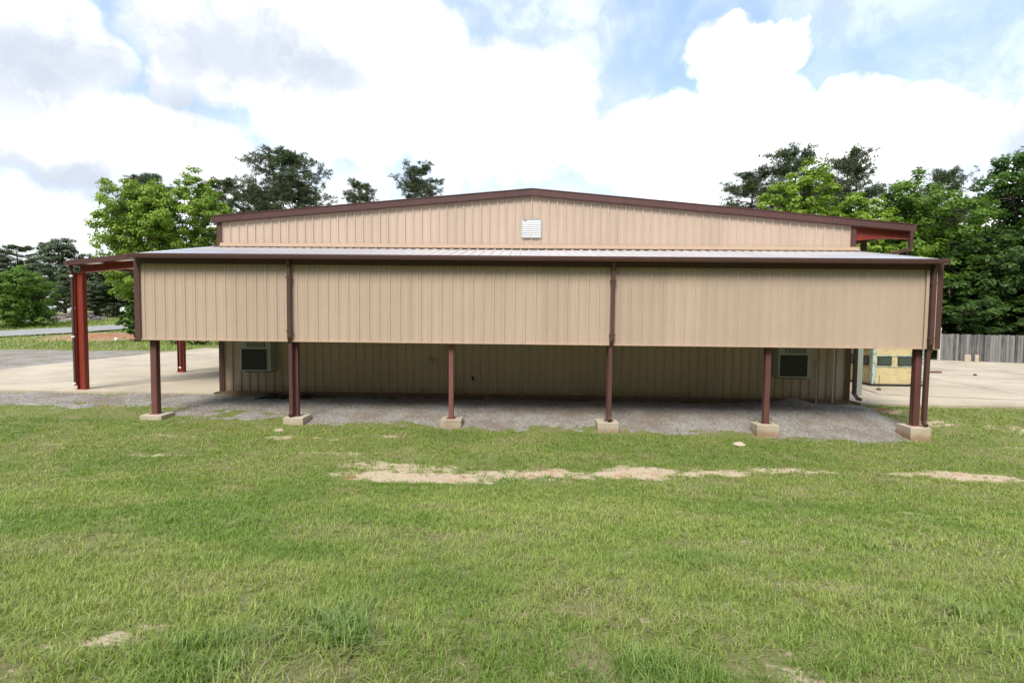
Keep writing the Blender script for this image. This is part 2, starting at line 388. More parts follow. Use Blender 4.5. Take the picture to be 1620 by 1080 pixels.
# gravel strip: a sheet that dips under the lawn where the stone runs out
me, _, _ = grid_mesh('gravel_strip', np.arange(-16, 24.2, .11), np.arange(-1.2, 3.75, .11),
    lambda x, y: ground_z(x, y) + np.clip(gravel_mask(x, y) * .06, -.08, .028) + .35 * .36 * np.exp(-((x - 20.9) / .55) ** 2 - ((y - 3.3) / .38) ** 2) * 1.7)
tag(link('gravel_strip', me, 'gravel'), kind='structure')
def lotmask(x, y):
    return np.minimum(np.minimum((-14.3 - x) * .5, y - 3.6), (24.3 + .05 * (x + 14) - y) * .5) + (fbm(x * .6, y * .6, 91) - .5) * 1.2
me, _, _ = grid_mesh('gravel_lot', np.arange(-70, -13.5, .5), np.arange(3.0, 26, .4), lambda x, y: ground_z(x, y) + np.clip(lotmask(x, y) * .1, -.1, .05))
tag(link('gravel_lot', me, 'gravel'), kind='structure')
# concrete slabs
def slab(name, poly, z0, z1):
    n = len(poly); v = [(x, y, z1) for x, y in poly] + [(x, y, z0) for x, y in poly]
    f = [list(range(n)), list(range(2 * n - 1, n - 1, -1))] + [[i, n + i, n + (i + 1) % n, (i + 1) % n] for i in range(n)]
    o = link(name, pymesh(name, v, f), 'slab'); md = o.modifiers.new('bevel', 'BEVEL'); md.width = .015; md.limit_method = 'ANGLE'
    return tag(o, kind='structure')
slab('concrete_apron', [(-14.6, 3.55), (.0, 3.62), (.0, 29), (-14.9, 27), (-14.8, 14)], -.1, .345)
slab('concrete_yard', [(23.25, 3.35), (60, 2.6), (60, 25.5), (42.2, 23.9), (23.25, 26)], -.1, .345)
def joint(pts, wd=.035):
    mb = MB()
    for p, q in zip(pts[:-1], pts[1:]):
        p, q = Vector(p), Vector(q); t = (q - p).normalized(); n = Vector((-t.y, t.x)) * wd / 2; b = len(mb.v)
        mb.v += [(*(p - n), .3495), (*(q - n), .3495), (*(q + n), .3495), (*(p + n), .3495)]; mb.f += [[b, b + 1, b + 2, b + 3]]
    return tag(mb.build('slab_joint', 'black'), kind='structure')
joint([(-5.0, 4.1), (-2.3, 9.2), (-.4, 13.0)], .03); joint([(-14.5, 9.5), (0, 9.9)], .02); joint([(-5.2, 17), (-5.2, 27)], .02)
joint([(25.9, 7.9), (25.35, 5.6), (28.2, 4.9), (31, 4.3)], .06); joint([(31, 3.3), (33, 24)], .025); joint([(38, 3.2), (39, 24)], .025); joint([(24, 12), (58, 11)], .025)
# road across the back left
rp = np.array([(-110, -8, -106, -1.5), (-70, 15, -74, 20), (-37.2, 32.1, -41.9, 36.7), (-33.6, 35.8, -38.6, 41.5), (-31.5, 40., -36, 46.2), (-20, 60, -26, 65), (30, 120, 24, 126)])
vv, ff = [], []
for i in range(len(rp) - 1):
    for k in range(8):
        t = k / 8; p = rp[i] * (1 - t) + rp[i + 1] * t
        for j in range(5):
            s = j / 4; x, y = p[0] * (1 - s) + p[2] * s, p[1] * (1 - s) + p[3] * s; vv.append((x, y, float(ground_z(np.array([x]), np.array([y]))[0]) + .13))
nr = len(vv) // 5
for i in range(nr - 1):
    for j in range(4): ff.append((i * 5 + j, i * 5 + j + 1, (i + 1) * 5 + j + 1, (i + 1) * 5 + j))
tag(link('road', pymesh('road', vv, ff, True), 'asphalt'), kind='structure')

# ------------------------------------------------------------------ metal building
XW0, XW1, YW = .193, 23.053, 3.754
XM = (XW0 + XW1) / 2; Z_EAVE, Z_PEAK = 6.62, 7.63; SLOPE = (Z_PEAK - Z_EAVE) / (XM - XW0)
def gable(x): return Z_PEAK - SLOPE * abs(x - XM)
def profile(w_=3 * FT - .001, hh=.042):
    p = [(0, 0)]
    for k in range(3):
        c = (k + .5) * FT
        p += [(c - .085, 0), (c - .079, .006), (c - .067, .006), (c - .061, 0)] if k or True else []
        p += [(c - .036, 0), (c - .016, hh), (c + .016, hh), (c + .036, 0)]
        p += [(c + .061, 0), (c + .067, .006), (c + .079, .006), (c + .085, 0)]
    return p + [(w_, 0)]
PROF = profile(); PROF_S = profile(hh=.023)
def panel_mesh(z0, ztop, PROF=PROF):
    """ribbed sheet 3 ft wide facing -Y; ztop(x) gives its upper edge"""
    v, f = [], []
    for x, o in PROF: v += [(x, -o, z0), (x, -o, ztop(x))]
    for i in range(len(PROF) - 1): f.append((2 * i, 2 * i + 2, 2 * i + 3, 2 * i + 1))
    return pymesh('wall_panel', v, f)
bld = tag(empty('metal_building', (XM, YW, .3)), 'long tan metal building with brown trim, front lean-to and red carport', 'building')
OFF = Vector((-XM, -YW, -.3))
def part(mb, name, material, parent=None, **kw):
    o = mb.build(name, material, None, **kw); o.parent = parent or bld
    if parent is None: o.location = OFF
    return o
def sub(name, me, material, parent, loc=(0, 0, 0)):
    o = link(name, me, material, parent); o.location = loc; return o
DEP = 30.
# walls
gw = part(MB().prism([(XW0 + .02, .3), (XW1 - .02, .3), (XW1 - .02, Z_EAVE), (XM, Z_PEAK), (XW0 + .02, Z_EAVE)], YW + .01, YW + .1), 'gable_wall', 'tan')
for i in range(25):
    x0 = XW0 + i * 3 * FT
    sub('wall_panel', panel_mesh(.40, lambda x: gable(x0 + x) - .02), 'tan', gw, (x0, YW, 0))
part(MB().box(XW0, XW1, YW - .05, YW + .005, .18, .405), 'foundation_edge', 'soiled')
for nm, xa, xb in (('side_wall', XW0 + .02, XW0 + .1), ('side_wall', XW1 - .1, XW1 - .02)):
    part(MB().box(xa, xb, YW + .1, YW + DEP, .3, Z_EAVE), nm, 'tan')
part(MB().prism([(XW0 + .02, .3), (XW1 - .02, .3), (XW1 - .02, Z_EAVE), (XM, Z_PEAK), (XW0 + .02, Z_EAVE)], YW + DEP, YW + DEP + .1), 'rear_wall', 'tan')
# main roof, running on over the right-hand overhang
XR = 24.98; zR = gable(XR); XL = XW0 - .12; zL = gable(XL)
mr = part(MB().prism([(XL, zL + .05), (XM, Z_PEAK + .05), (XR, zR + .05), (XR, zR + .12), (XM, Z_PEAK + .12), (XL, zL + .12)], YW - .10, YW + DEP + .2), 'main_roof', 'galv')
def rake(xa, xb, name='rake_trim'):
    za, zb = gable(xa), gable(xb)
    mb = MB().prism([(xa, za - .07), (xb, zb - .07), (xb, zb + .145), (xa, za + .145)], YW - .155, YW - .105)
    mb.prism([(xa, za + .147), (xb, zb + .147), (xb, zb + .175), (xa, za + .175)], YW - .175, YW + .02)
    mb.prism([(xa, za - .095), (xb, zb - .095), (xb, zb - .072), (xa, za - .072)], YW - .140, YW - .04)
    return part(mb, name, 'brown')
rake(XL - .03, XM - .001); rake(XM + .001, XR)
part(MB().box(XL - .06, XL, YW - .15, YW + DEP, zL - .06, zL + .10), 'eave_gutter', 'brown')
part(MB().box(XR, XR + .09, YW - .15, YW + DEP, zR - .09, zR + .16), 'eave_gutter', 'brown')
for xa, xb in ((XW0 - .015, XW0 + .17), (XW1 - .17, XW1 + .015)):
    part(MB().box(xa, xb, YW - .062, YW - .036, .38, Z_EAVE - .085), 'corner_trim', 'brown')
part(MB().box(XW0 + .1, XW1 + .15, YW - .075, YW - .037, 5.69, 5.82).box(XW0 + .1, XW1 + .15, YW - .16, YW - .02, 5.688, 5.70), 'wall_flashing', 'flash')
# overhang frame on the right
mb = MB().prism([(XW1 + .02, zR - .36), (XW1 + 1.0, zR - .28), (XR - .02, zR - .30), (XR - .02, zR + .04), (XW1 + .02, gable(XW1) + .04)], YW + .06, YW + .09)
mb.prism([(XW1 + .02, zR - .385), (XW1 + 1.0, zR - .305), (XR - .02, zR - .325), (XR - .02, zR - .302), (XW1 + 1.0, zR - .282), (XW1 + .02, zR - .362)], YW - .0, YW + .16)
part(mb, 'overhang_beam', 'red')
part(MB().box(XW1 + .05, XW1 + .11, YW + .3, YW + DEP, zR - .3, zR - .1), 'eave_purlin', 'red')
part(MB().box(24.31, 24.46, 5.31, 5.46, .34, zR - .02), 'overhang_post', 'brown')
part(MB().box(24.28, 24.49, 5.28, 5.49, .35, 2.6), 'post_guard', 'sage')
ds = part(MB().tube([(XR - .05, YW - .10, zR - .05), (XR - .05, YW - .10, 5.80), (XR - .12, YW - .10, 5.74), (23.28, YW - .10, 5.34), (23.2, YW - .10, 5.25), (23.2, YW - .10, .62), (23.28, YW - .2, .46), (23.36, YW - .28, .44)], .075, 4, True), 'downspout', 'brown')

# front lean-to
YE, ZE, ZT = -.22, 4.94, 5.65; XLA, XLB = -.05, 23.16
rs = (ZT - ZE) / (YW - .02 - YE)
lr = part(MB().prism([(0, 0), (1, 0), (1, .03), (0, .03)], 0, 1), 'lean_to_roof', 'brown')
me = lr.data; me.clear_geometry()
v = [(XLA, YE + .02, ZE - .07), (XLB, YE + .02, ZE - .07), (XLB, YW - .04, ZT - .07), (XLA, YW - .04, ZT - .07)]
v += [(x, y, z + .04) for x, y, z in v]
me.from_pydata(v, [], [(0, 3, 2, 1), (4, 5, 6, 7), (0, 1, 5, 4), (1, 2, 6, 5), (2, 3, 7, 6), (3, 0, 4, 7)]); me.update()
v, f = [], []
for x, o in PROF: v += [(x, YE - .06, ZE + o - rs * .06), (x, YW - .03, ZT + o - .01)]
for i in range(len(PROF) - 1): f.append((2 * i, 2 * i + 2, 2 * i + 3, 2 * i + 1))
rpm = pymesh('roof_panel', v, f)
npan = 25
for i in range(npan): sub('roof_panel', rpm, 'galv', lr, (XLA + .17 + i * 3 * FT, 0, 0))
for xa, xb in ((XLA, XLA + .168), (XLB - .11, XLB)):
    mb = MB(); mb.v = [(xa, YE - .06, ZE - .02), (xb, YE - .06, ZE - .02), (xb, YW - .04, ZT + .0), (xa, YW - .04, ZT + .0), (xa, YE - .06, ZE + .03), (xb, YE - .06, ZE + .03), (xb, YW - .04, ZT + .035), (xa, YW - .04, ZT + .035)]
    mb.f = [[0, 3, 2, 1], [4, 5, 6, 7], [0, 1, 5, 4], [1, 2, 6, 5], [2, 3, 7, 6], [3, 0, 4, 7]]; part(mb, 'roof_edge_trim', 'galv')
g = MB(); gp = [(YE - .05, ZE + .02), (YE - .17, ZE + .035), (YE - .17, ZE - .02), (YE - .15, ZE - .09), (YE - .02, ZE - .11)]
b = 0
for x in (XLA - .02, XLB + .02): g.v += [(x, y, z) for y, z in gp]
g.f += [[i, i + 1, 5 + i + 1, 5 + i] for i in range(4)] + [[0, 5, 9, 4], [4, 3, 2, 1, 0], [5, 6, 7, 8, 9]]
part(g, 'gutter', 'brown')
part(MB().box(XLA + .03, XLB - .05, -.10, -.045, 4.70, ZE - .075), 'fascia_trim', 'brown')
sk = part(MB().box(.02, 22.9, .06, .14, 4.4, 4.55).box(.02, 22.9, .06, .14, 3.5, 3.65).box(.02, 22.9, .06, .14, 2.56, 2.7), 'skirt_wall', 'red')
pm = panel_mesh(2.48, lambda x: 4.76, PROF_S)
for i in range(25): sub('wall_panel', pm, 'tan_skirt', sk, (.0 + i * 3 * FT, .0, 0))
part(MB().box(.0, 22.86, -.045, .05, 2.452, 2.478), 'drip_trim', 'flash')
part(MB().box(-.11, .05, -.06, -.036, 2.46, ZE - .08).box(-.11, -.085, -.036, .15, 2.46, ZE - .08), 'corner_trim', 'brown')
part(MB().box(22.80, 22.885, -.06, -.036, 2.46, ZE - .08), 'corner_trim', 'tan_skirt')
part(MB().box(23.065, 23.09, -.072, -.05, 2.46, ZE - .11).box(23.065, 23.27, -.045, -.036, 2.44, 2.458), 'corner_flashing', 'flash')
part(MB().box(22.89, 23.27, -.048, .15, 2.46, ZE - .08), 'corner_column_cover', 'brown')
for xa in (-.06, 22.92):   # end skirts of the lean-to
    v = [(xa, .16, 2.48), (xa, YW - .1, 2.48), (xa, YW - .1, 5.35), (xa, .16, 4.85)]; v += [(x + .05, y, z) for x, y, z in v]
    part_me = MB(); part_me.v = v; part_me.f = [[0, 1, 2, 3], [7, 6, 5, 4], [0, 4, 5, 1], [1, 5, 6, 2], [2, 6, 7, 3], [3, 7, 4, 0]]
    part(part_me, 'end_skirt', 'tan_skirt')
# posts, each on a plate
PX = [.257, 4.585, 9.262, 13.948, 18.553, 22.86]; PW = [.092, .075, .070, .075, .078, .09]
for x, h in zip(PX, PW):
    p = part(MB().box(x - h, x + h, .16, .16 + 2 * h, .22, 4.8), 'post', 'post', bevel=.008)
    sub('base_plate', MB().box(x - h - .05, x + h + .05, .11, .21 + 2 * h, .2, .222).mesh(), 'post', p)
# downspouts on the skirt
for x, bx in ((4.54, 4.515), (13.955, 13.935), (22.965, 22.99)):
    o = part(MB().tube([(x, -.17, ZE - .09), (x, -.12, 4.66), (x, -.095, 4.60), (x, -.095, 2.6), (bx, .03, 2.40), (bx, .05, .36)], .074, 4, True), 'downspout', 'brown')
    sub('elbow', MB().tube([(bx, .05, .40), (bx, .02, .30), (bx, -.07, .255)], .066, 4, True).mesh(), 'brown', o)
    for zz in (2.75, 4.3): sub('strap', MB().box(x - .085, x + .085, -.158, -.045, zz, zz + .035).mesh(), 'brown', o)
# small things on the shaded wall
vh = part(MB().tube([(8.04, YW - .03, 1.66), (8.04, YW - .16, 1.66), (8.06, YW - .23, 1.6), (8.06, YW - .24, 1.5)], .075, 10), 'vent_hood', 'grey_metal')
part(MB().tube([(9.55, YW - .02, 1.01), (9.55, YW - .14, 1.0)], .05, 8).tube([(9.55, YW - .12, 1.02), (9.6, YW - .16, .92)], .03, 6), 'hose_tap', 'black')
part(MB().tube([(21.86, YW - .05, 1.76), (21.86, YW - .09, 1.70), (21.87, YW - .10, .28)], .022, 8).tube([(21.80, YW - .05, 1.74), (21.9, YW - .05, 1.74)], .035, 6), 'drain_pipe', 'pipe')
part(MB().tube([(22.45, YW - .07, 2.6), (22.45, YW - .07, .3)], .025, 8), 'conduit', 'pipe')
# louvred vent high in the gable
gv = part(MB().box(11.26, 11.98, YW - .075, YW - .037, 6.07, 6.10).box(11.26, 11.98, YW - .075, YW - .037, 6.70, 6.73).box(11.26, 11.30, YW - .075, YW - .037, 6.101, 6.699).box(11.94, 11.98, YW - .075, YW - .037, 6.101, 6.699)
          .box(11.30, 11.94, YW - .042, YW - .036, 6.10, 6.70), 'gable_vent', 'grey_metal')
for i in range(8):
    z = 6.11 + i * .0735; mb = MB(); mb.v = [(11.303, YW - .085, z), (11.937, YW - .085, z), (11.937, YW - .05, z + .066), (11.303, YW - .05, z + .066), (11.303, YW - .08, z), (11.937, YW - .08, z), (11.937, YW - .045, z + .066), (11.303, YW - .045, z + .066)]
    mb.f = [[0, 1, 2, 3], [7, 6, 5, 4], [0, 4, 5, 1], [2, 6, 7, 3], [1, 5, 6, 2], [0, 3, 7, 4]]
    sub('slat', mb.mesh(), 'white', gv)
sub('latch', MB().box(11.34, 11.45, YW - .092, YW - .086, 6.665, 6.69).mesh(), 'black', gv)

# left carport
CXL = -5.36; CZL, CZW = 5.06, 5.63; cs = (CZW - CZL) / (XW0 - CXL)
def cz(x): return CZL + cs * (x - CXL)
xr = XW0 - .02
part(MB().prism([(CXL, cz(CXL)), (xr, cz(xr)), (xr, cz(xr) + .07), (CXL, cz(CXL) + .07)], YW - .05, YW + DEP), 'carport_roof', 'galv')
part(MB().prism([(CXL - .03, cz(CXL) - .10), (xr, cz(xr) - .10), (xr, cz(xr) + .085), (CXL - .03, cz(CXL) + .085)], YW - .10, YW - .055), 'rake_trim', 'brown')
part(MB().box(CXL - .16, CXL, YW - .12, YW + DEP, cz(CXL) - .10, cz(CXL) + .06), 'carport_gutter', 'brown')
def ibeam_x(xa, xb, y, hgt, drop):
    mb = MB(); za, zb = cz(xa) - drop, cz(xb) - drop
    mb.prism([(xa, za - hgt), (xb, zb - hgt), (xb, zb), (xa, za)], y - .008, y + .008)
    for o in (0, -hgt): mb.prism([(xa, za + o - .014), (xb, zb + o - .014), (xb, zb + o + .001), (xa, za + o + .001)], y - .09, y + .09)
    return mb
for k, yy in enumerate((YW + .22, 10.0, 17.6, 25.2)):
    part(ibeam_x(CXL + .18, xr - .02, yy, .25, .12), 'carport_beam', 'red')
    cxb = -5.20 - (.22 if k == 1 else .0)
    w2 = .14
    mb = MB().box(cxb - w2, cxb + w2, yy - .008, yy + .008, .34, cz(cxb) - .37)
    mb.box(cxb - w2 - .014, cxb - w2 - .001, yy - .10, yy + .10, .34, cz(cxb) - .37).box(cxb + w2 + .001, cxb + w2 + .014, yy - .10, yy + .10, .34, cz(cxb) - .37)
    cl = part(mb, 'carport_column', 'red')
    sub('base_plate', MB().box(cxb - .2, cxb + .2, yy - .13, yy + .13, .342, .362).mesh(), 'red', cl)
    o = part(MB().tube([(CXL - .08, yy - .10, cz(CXL) - .05), (CXL - .07, yy - .12, cz(CXL) - .25), (CXL - .05, yy - .12, cz(CXL) - .4), (CXL - .04, yy - .12, .50)], .05, 4, True), 'downspout', 'brown')
    for zz in (.55, 2.3, 4.55): sub('strap', MB().box(CXL - .10, CXL + .02, yy - .178, yy - .160, zz, zz + .06).mesh(), 'white', o)
for x in (-4.2, -2.7, -1.2): part(MB().box(x - .03, x + .03, YW + .0, YW + DEP, cz(x) - .115, cz(x) - .004), 'purlin', 'red')

# footings: things of their own
pads = [(.30, .03, .33, .26, .02), (4.60, .03, .30, .28, -.06), (9.28, .08, .31, .22, .0), (13.9, .02, .31, .26, -.08), (18.52, .04, .32, .21, -.08), (22.84, .02, .29, .26, -.26)]
plab = ['low weathered concrete footing under the leftmost post, beside the carport', 'stained concrete footing with downspout outlet, second from the left', 'pale concrete footing under the plain post left of centre',
        'concrete footing under the post and downspout at the middle of the lean-to', 'concrete footing under the plain post before the right-hand air conditioner', 'tall blocky concrete footing under the rightmost corner post']
for (x, y, hx, hy, zb), lb in zip(pads, plab):
    o = MB().box(x - hx, x + hx, y - .10, y + 2 * hy, zb - .3, .20).build('concrete_footing', 'footing', bevel=.018)
    tag(o, lb, 'footing', 'concrete footings under the lean-to posts')

# wall air conditioners
def aircon(x0, z0, wd, label, screen_side):
    yb, yf = YW - .04, YW - .50; h = 1.95
    t = tag(empty('wall_air_conditioner', ((x0 + wd / 2), yb, z0)), label, 'air conditioner', 'wall-hung air conditioners')
    O = -Vector((x0 + wd / 2, yb, z0))
    def p(mb, name, m_, par=None, **kw):
        o = mb.build(name, m_, None, **kw); o.parent = par or t
        if par is None: o.location = O
        return o
    p(MB().box(x0, x0 + wd, yf, yb, z0, z0 + h), 'cabinet', 'grey_metal', bevel=.012)
    fr = MB()
    for bx in ((x0 + .03, x0 + wd - .10, yf - .02, yf - .002, z0 + .02, z0 + .05), (x0 + .03, x0 + wd - .10, yf - .02, yf - .002, z0 + .80, z0 + .83)): fr.box(*bx)
    fr.box(x0 + .03, x0 + .055, yf - .02, yf - .002, z0 + .051, z0 + .799).box(x0 + wd - .125, x0 + wd - .10, yf - .02, yf - .002, z0 + .051, z0 + .799)
    f_ = p(fr, 'screen_frame', 'grey_metal')
    p(MB().box(x0 + .056, x0 + wd - .126, yf - .008, yf - .002, z0 + .052, z0 + .798), 'coil_screen', 'dark')
    gr = p(MB().box(x0 + .22, x0 + wd - .20, yf - .006, yf - .002, z0 + .87, z0 + 1.03), 'louver_grille', 'dark')
    for i in range(14):
        xx = x0 + .235 + i * (wd - .45) / 14
        p(MB().box(xx, xx + .022, yf - .014, yf - .007, z0 + .872, z0 + 1.028), 'slat', 'grey_metal', gr)
    p(MB().box(x0 + .1, x0 + wd - .1, yf + .1, yb, z0 - .05, z0 - .002), 'support_bracket', 'brown')
    return t
aircon(1.22, 1.19, 1.10, 'grey wall air conditioner with louvered grille near the left building corner', 1)
aircon(20.30, 1.21, 1.13, 'grey-green wall air conditioner in shade near the right building corner', 0)

# ------------------------------------------------------------------ yard things on the right
bl = tag(empty('hunting_blind', (27.85, 9.0, .35)), 'tan camouflage box blind with dark windows on the concrete yard', 'blind')
O = -Vector((27.85, 9.0, .35))
def bp_(mb, name, m_, par=None, **kw):
    o = mb.build(name, m_, None, **kw); o.parent = par or bl
    if par is None: o.location = O
    return o
x0, x1, y0, y1 = 26.75, 28.95, 8.2, 10.2
bp_(MB().box(x0 + .04, x1 - .04, y0 + .04, y1 - .04, .44, 2.35), 'body', 'camo')
bp_(MB().box(x0 - .05, x1 + .05, y0 - .05, y1 + .05, .37, .435), 'skid', 'black')
bp_(MB().box(x0 - .1, x1 + .1, y0 - .1, y1 + .1, 2.352, 2.42), 'roof', 'camo_pale')
for cx_, cy_ in ((x0, y0), (x1, y0), (x0, y1), (x1, y1)):
    sx = 1 if cx_ == x0 else -1; sy = 1 if cy_ == y0 else -1
    mb = MB().box(min(cx_, cx_ + sx * .16), max(cx_, cx_ + sx * .16), min(cy_, cy_ + sy * .035), max(cy_, cy_ + sy * .035), .44, 2.35)
    mb.box(min(cx_, cx_ + sx * .035), max(cx_, cx_ + sx * .035), min(cy_ + sy * .036, cy_ + sy * .16), max(cy_ + sy * .036, cy_ + sy * .16), .44, 2.35)
    bp_(mb, 'corner_trim', 'camo_pale')
bp_(MB().box(x0 + .165, x1 - .165, y0 + .012, y0 + .038, 1.66, 1.70).box(x0 + .165, x1 - .165, y0 + .012, y0 + .038, 1.20, 1.235), 'window_rail', 'camo_pale')
for xa, xb in ((x0 + .22, x0 + .84), (x0 + 1.10, x0 + 1.72)):
    wi = bp_(MB().box(xa, xb, y0 + .02, y0 + .037, 1.24, 1.655), 'window', 'black')
    bp_(MB().box(xa + .05, xb - .05, y0 + .012, y0 + .0195, 1.29, 1.61), 'pane', 'glass', wi)
wi = bp_(MB().box(x0 + .02, x0 + .037, y0 + .3, y1 - .3, 1.24, 1.655), 'window', 'black')
bp_(MB().box(x0 + .012, x0 + .0195, y0 + .36, y1 - .36, 1.29, 1.61), 'pane', 'glass', wi)
o = MB().tube([(26.2, 6.9, .35), (26.2, 6.9, .95)], .012, 6).tube([(26.2, 6.9, .345), (26.2, 6.9, .40)], .09, 8).build('marker_stake', 'black')
tag(o, 'thin dark stake on a round foot standing before the camouflage blind', 'stake')
o = MB().box(0, .9, 0, .12, .0, .05).box(0, .9, .05, .07, .05, .10).build('steel_angle', 'post'); o.location = (33.6, 14.2, .35); o.rotation_euler.z = .1
tag(o, 'rusty steel strip lying on the concrete yard right of the corner post', 'steel strip')
mb = MB(); bm = bmesh.new(); bmesh.ops.create_icosphere(bm, subdivisions=2, radius=.09)
for v in bm.verts: v.co *= 1 + random.uniform(-.2, .2); v.co.z *= .6
me = bpy.data.meshes.new('clod'); bm.to_mesh(me); bm.free()
tag(link('dirt_clod', me, 'black', loc=(35.45, 13.3, .38)), 'small dark lump lying alone on the pale concrete yard', 'clod')

# privacy fence
FA, FB = Vector((41.75, 23.9, .25)), Vector((58.5, 16.2, .25)); fd = (FB - FA).normalized(); flen = (FB - FA).length
fe = tag(empty('wooden_fence', FA, math.atan2(fd.y, fd.x)), 'grey weathered wooden picket privacy fence beside the dark woods', 'fence')
pk = pymesh('board', [(0, 0, 0), (.138, 0, 0), (.138, .02, 0), (0, .02, 0), (0, 0, 1.93), (.138, 0, 1.93), (.138, .02, 1.93), (0, .02, 1.93), (.03, 0, 1.98), (.108, 0, 1.98), (.108, .02, 1.98), (.03, .02, 1.98)],
            [(0, 1, 5, 9, 8, 4), (3, 7, 11, 10, 6, 2), (0, 4, 7, 3), (1, 2, 6, 5), (5, 6, 10, 9), (8, 9, 10, 11), (4, 8, 11, 7)])
nb = int(flen / .147)
for i in range(nb):
    o = link('board', pk, 'fence', fe, (i * .147, random.uniform(-.006, .006), .04 + random.uniform(-.02, .02)))
    o.rotation_euler = (0, random.uniform(-.006, .006), random.uniform(-.02, .02)); o.scale = (1, 1, random.uniform(.985, 1.012))
for zz in (.4, 1.1, 1.7): MB().box(0, flen, .04, .08, zz, zz + .09).build('rail', 'fence', fe)
for i in range(8): MB().box(i * flen / 7.01, i * flen / 7.01 + .1, .085, .185, -.2, 2.0).build('fence_post', 'fence', fe)
o = MB().box(41.55, 41.68, 23.8, 23.93, .2, 2.75).box(41.50, 41.74, 23.84, 23.89, 2.55, 2.65).build('timber_post', 'pipe', bevel=.01)
tag(o, 'tall pale timber post at the left end of the wooden fence', 'post')
for k, (s_, wd, lb) in enumerate(((1.55, .34, 'larger pale concrete block at the foot of the wooden fence'), (2.05, .22, 'smaller pale concrete block right beside the larger one by the fence'))):
    c_ = FA + fd * s_ + Vector((-.35, -.45, 0))
    o = MB().box(-wd / 2, wd / 2, -.1, .1, 0, .5).build('concrete_block', 'pad', bevel=.02); o.location = (c_.x, c_.y, .345); o.rotation_euler.z = -.4
    tag(o, lb, 'block', 'blocks by the fence')

# small stones and litter on the lawn
def stone(loc, r, sq, label, material='pad', name='stone'):
    bm = bmesh.new(); bmesh.ops.create_icosphere(bm, subdivisions=2, radius=r)
    for v in bm.verts: v.co *= 1 + random.uniform(-.16, .16); v.co.z *= sq
    me = bpy.data.meshes.new(name); bm.to_mesh(me); bm.free()
    z = float(ground_z(np.array([loc[0]]), np.array([loc[1]]))[0])
    tag(link(name, me, material, loc=(loc[0], loc[1], z + r * sq * .6)), label, 'stone')
stone((17.25, -1.15), .16, .42, 'flat white stone lying in the grass in front of the lean-to')
stone((4.62, -1.0), .15, .35, 'flat grey-green stone in the grass before the second footing')
stone((-25.5, 31.2), .17, .9, 'round white stone on the red soil before the road', 'white')
# torn black sheet by the wall under the left air conditioner
sxs, sys_ = np.linspace(2.0, 3.9, 22), np.linspace(2.75, 3.55, 10)
me, _, _ = grid_mesh('plastic_sheet', sxs, sys_, lambda x, y: ground_z(x, y) + .07 + .16 * (fbm(x * 4, y * 4, 12) - .42) * 1.6)
tag(link('plastic_sheet', me, 'black'), 'crumpled black sheet on the ground under the left air conditioner', 'sheet')
# rubble heap beyond the road
bm = bmesh.new()
for k in range(170):
    t = random.gauss(0, 1); px_, py_ = random.gauss(0, 1.9), random.gauss(0, .9); hh = 1.35 * math.exp(-(px_ / 2.6) ** 2 - (py_ / 1.3) ** 2)
    r_ = bmesh.ops.create_icosphere(bm, subdivisions=1, radius=random.uniform(.22, .5), matrix=Matrix.Translation((px_, py_, random.uniform(.2, 1) * hh)) @ Matrix.Rotation(random.uniform(0, 3), 4, 'X') @ Matrix.Diagonal((1.3, 1, .6, 1)))
me = bpy.data.meshes.new('rubble_pile'); bm.to_mesh(me); bm.free()
o = link('rubble_pile', me, 'rubble', loc=(-47.5, 52.5, 1.75)); o.rotation_euler.z = .7; o.scale = (1.15, 1.1, .95)
tag(o, 'low grey rubble heap on the verge beyond the road', 'rubble pile', kind=None)

# ------------------------------------------------------------------ trees
def basis(n):
    n = n / np.linalg.norm(n, axis=1, keepdims=True)
    a = np.cross(n, np.where(np.abs(n[:, 2:3]) < .9, np.array([[0, 0, 1.]]), np.array([[1., 0, 0]]))); a /= np.linalg.norm(a, axis=1, keepdims=True)
    return n, a, np.cross(n, a)
def leaf_mesh(name, P, N, size, tint):
    """one pointed leaf spray (a folded kite) for each point"""
    r = np.random.default_rng(len(P)); n, a, b = basis(N); th = r.uniform(0, 6.283, len(P))[:, None]
    u = a * np.cos(th) + b * np.sin(th); v_ = -a * np.sin(th) + b * np.cos(th); s = size[:, None]
    q = np.stack([P - u * s * .5, P + v_ * s * .42 + n * s * .12, P + u * s * .6, P - v_ * s * .42 + n * s * .12], 1).reshape(-1, 3)
    f = np.arange(len(q)).reshape(-1, 4); me = np_mesh(name, q, f, False)
    point_color(me, 'tint', np.repeat(tint, 4, 0)); return me
def limb_path(a, b, r, n=4, sag=.08):
    a, b = np.array(a), np.array(b); L = np.linalg.norm(b - a); t = np.linspace(0, 1, n + 1)[:, None]
    p = a * (1 - t) + b * t; p[1:-1] += r.normal(0, L * .05, (n - 1, 3)); p[:, 2] += np.sin(t[:, 0] * math.pi) * L * sag
    return p
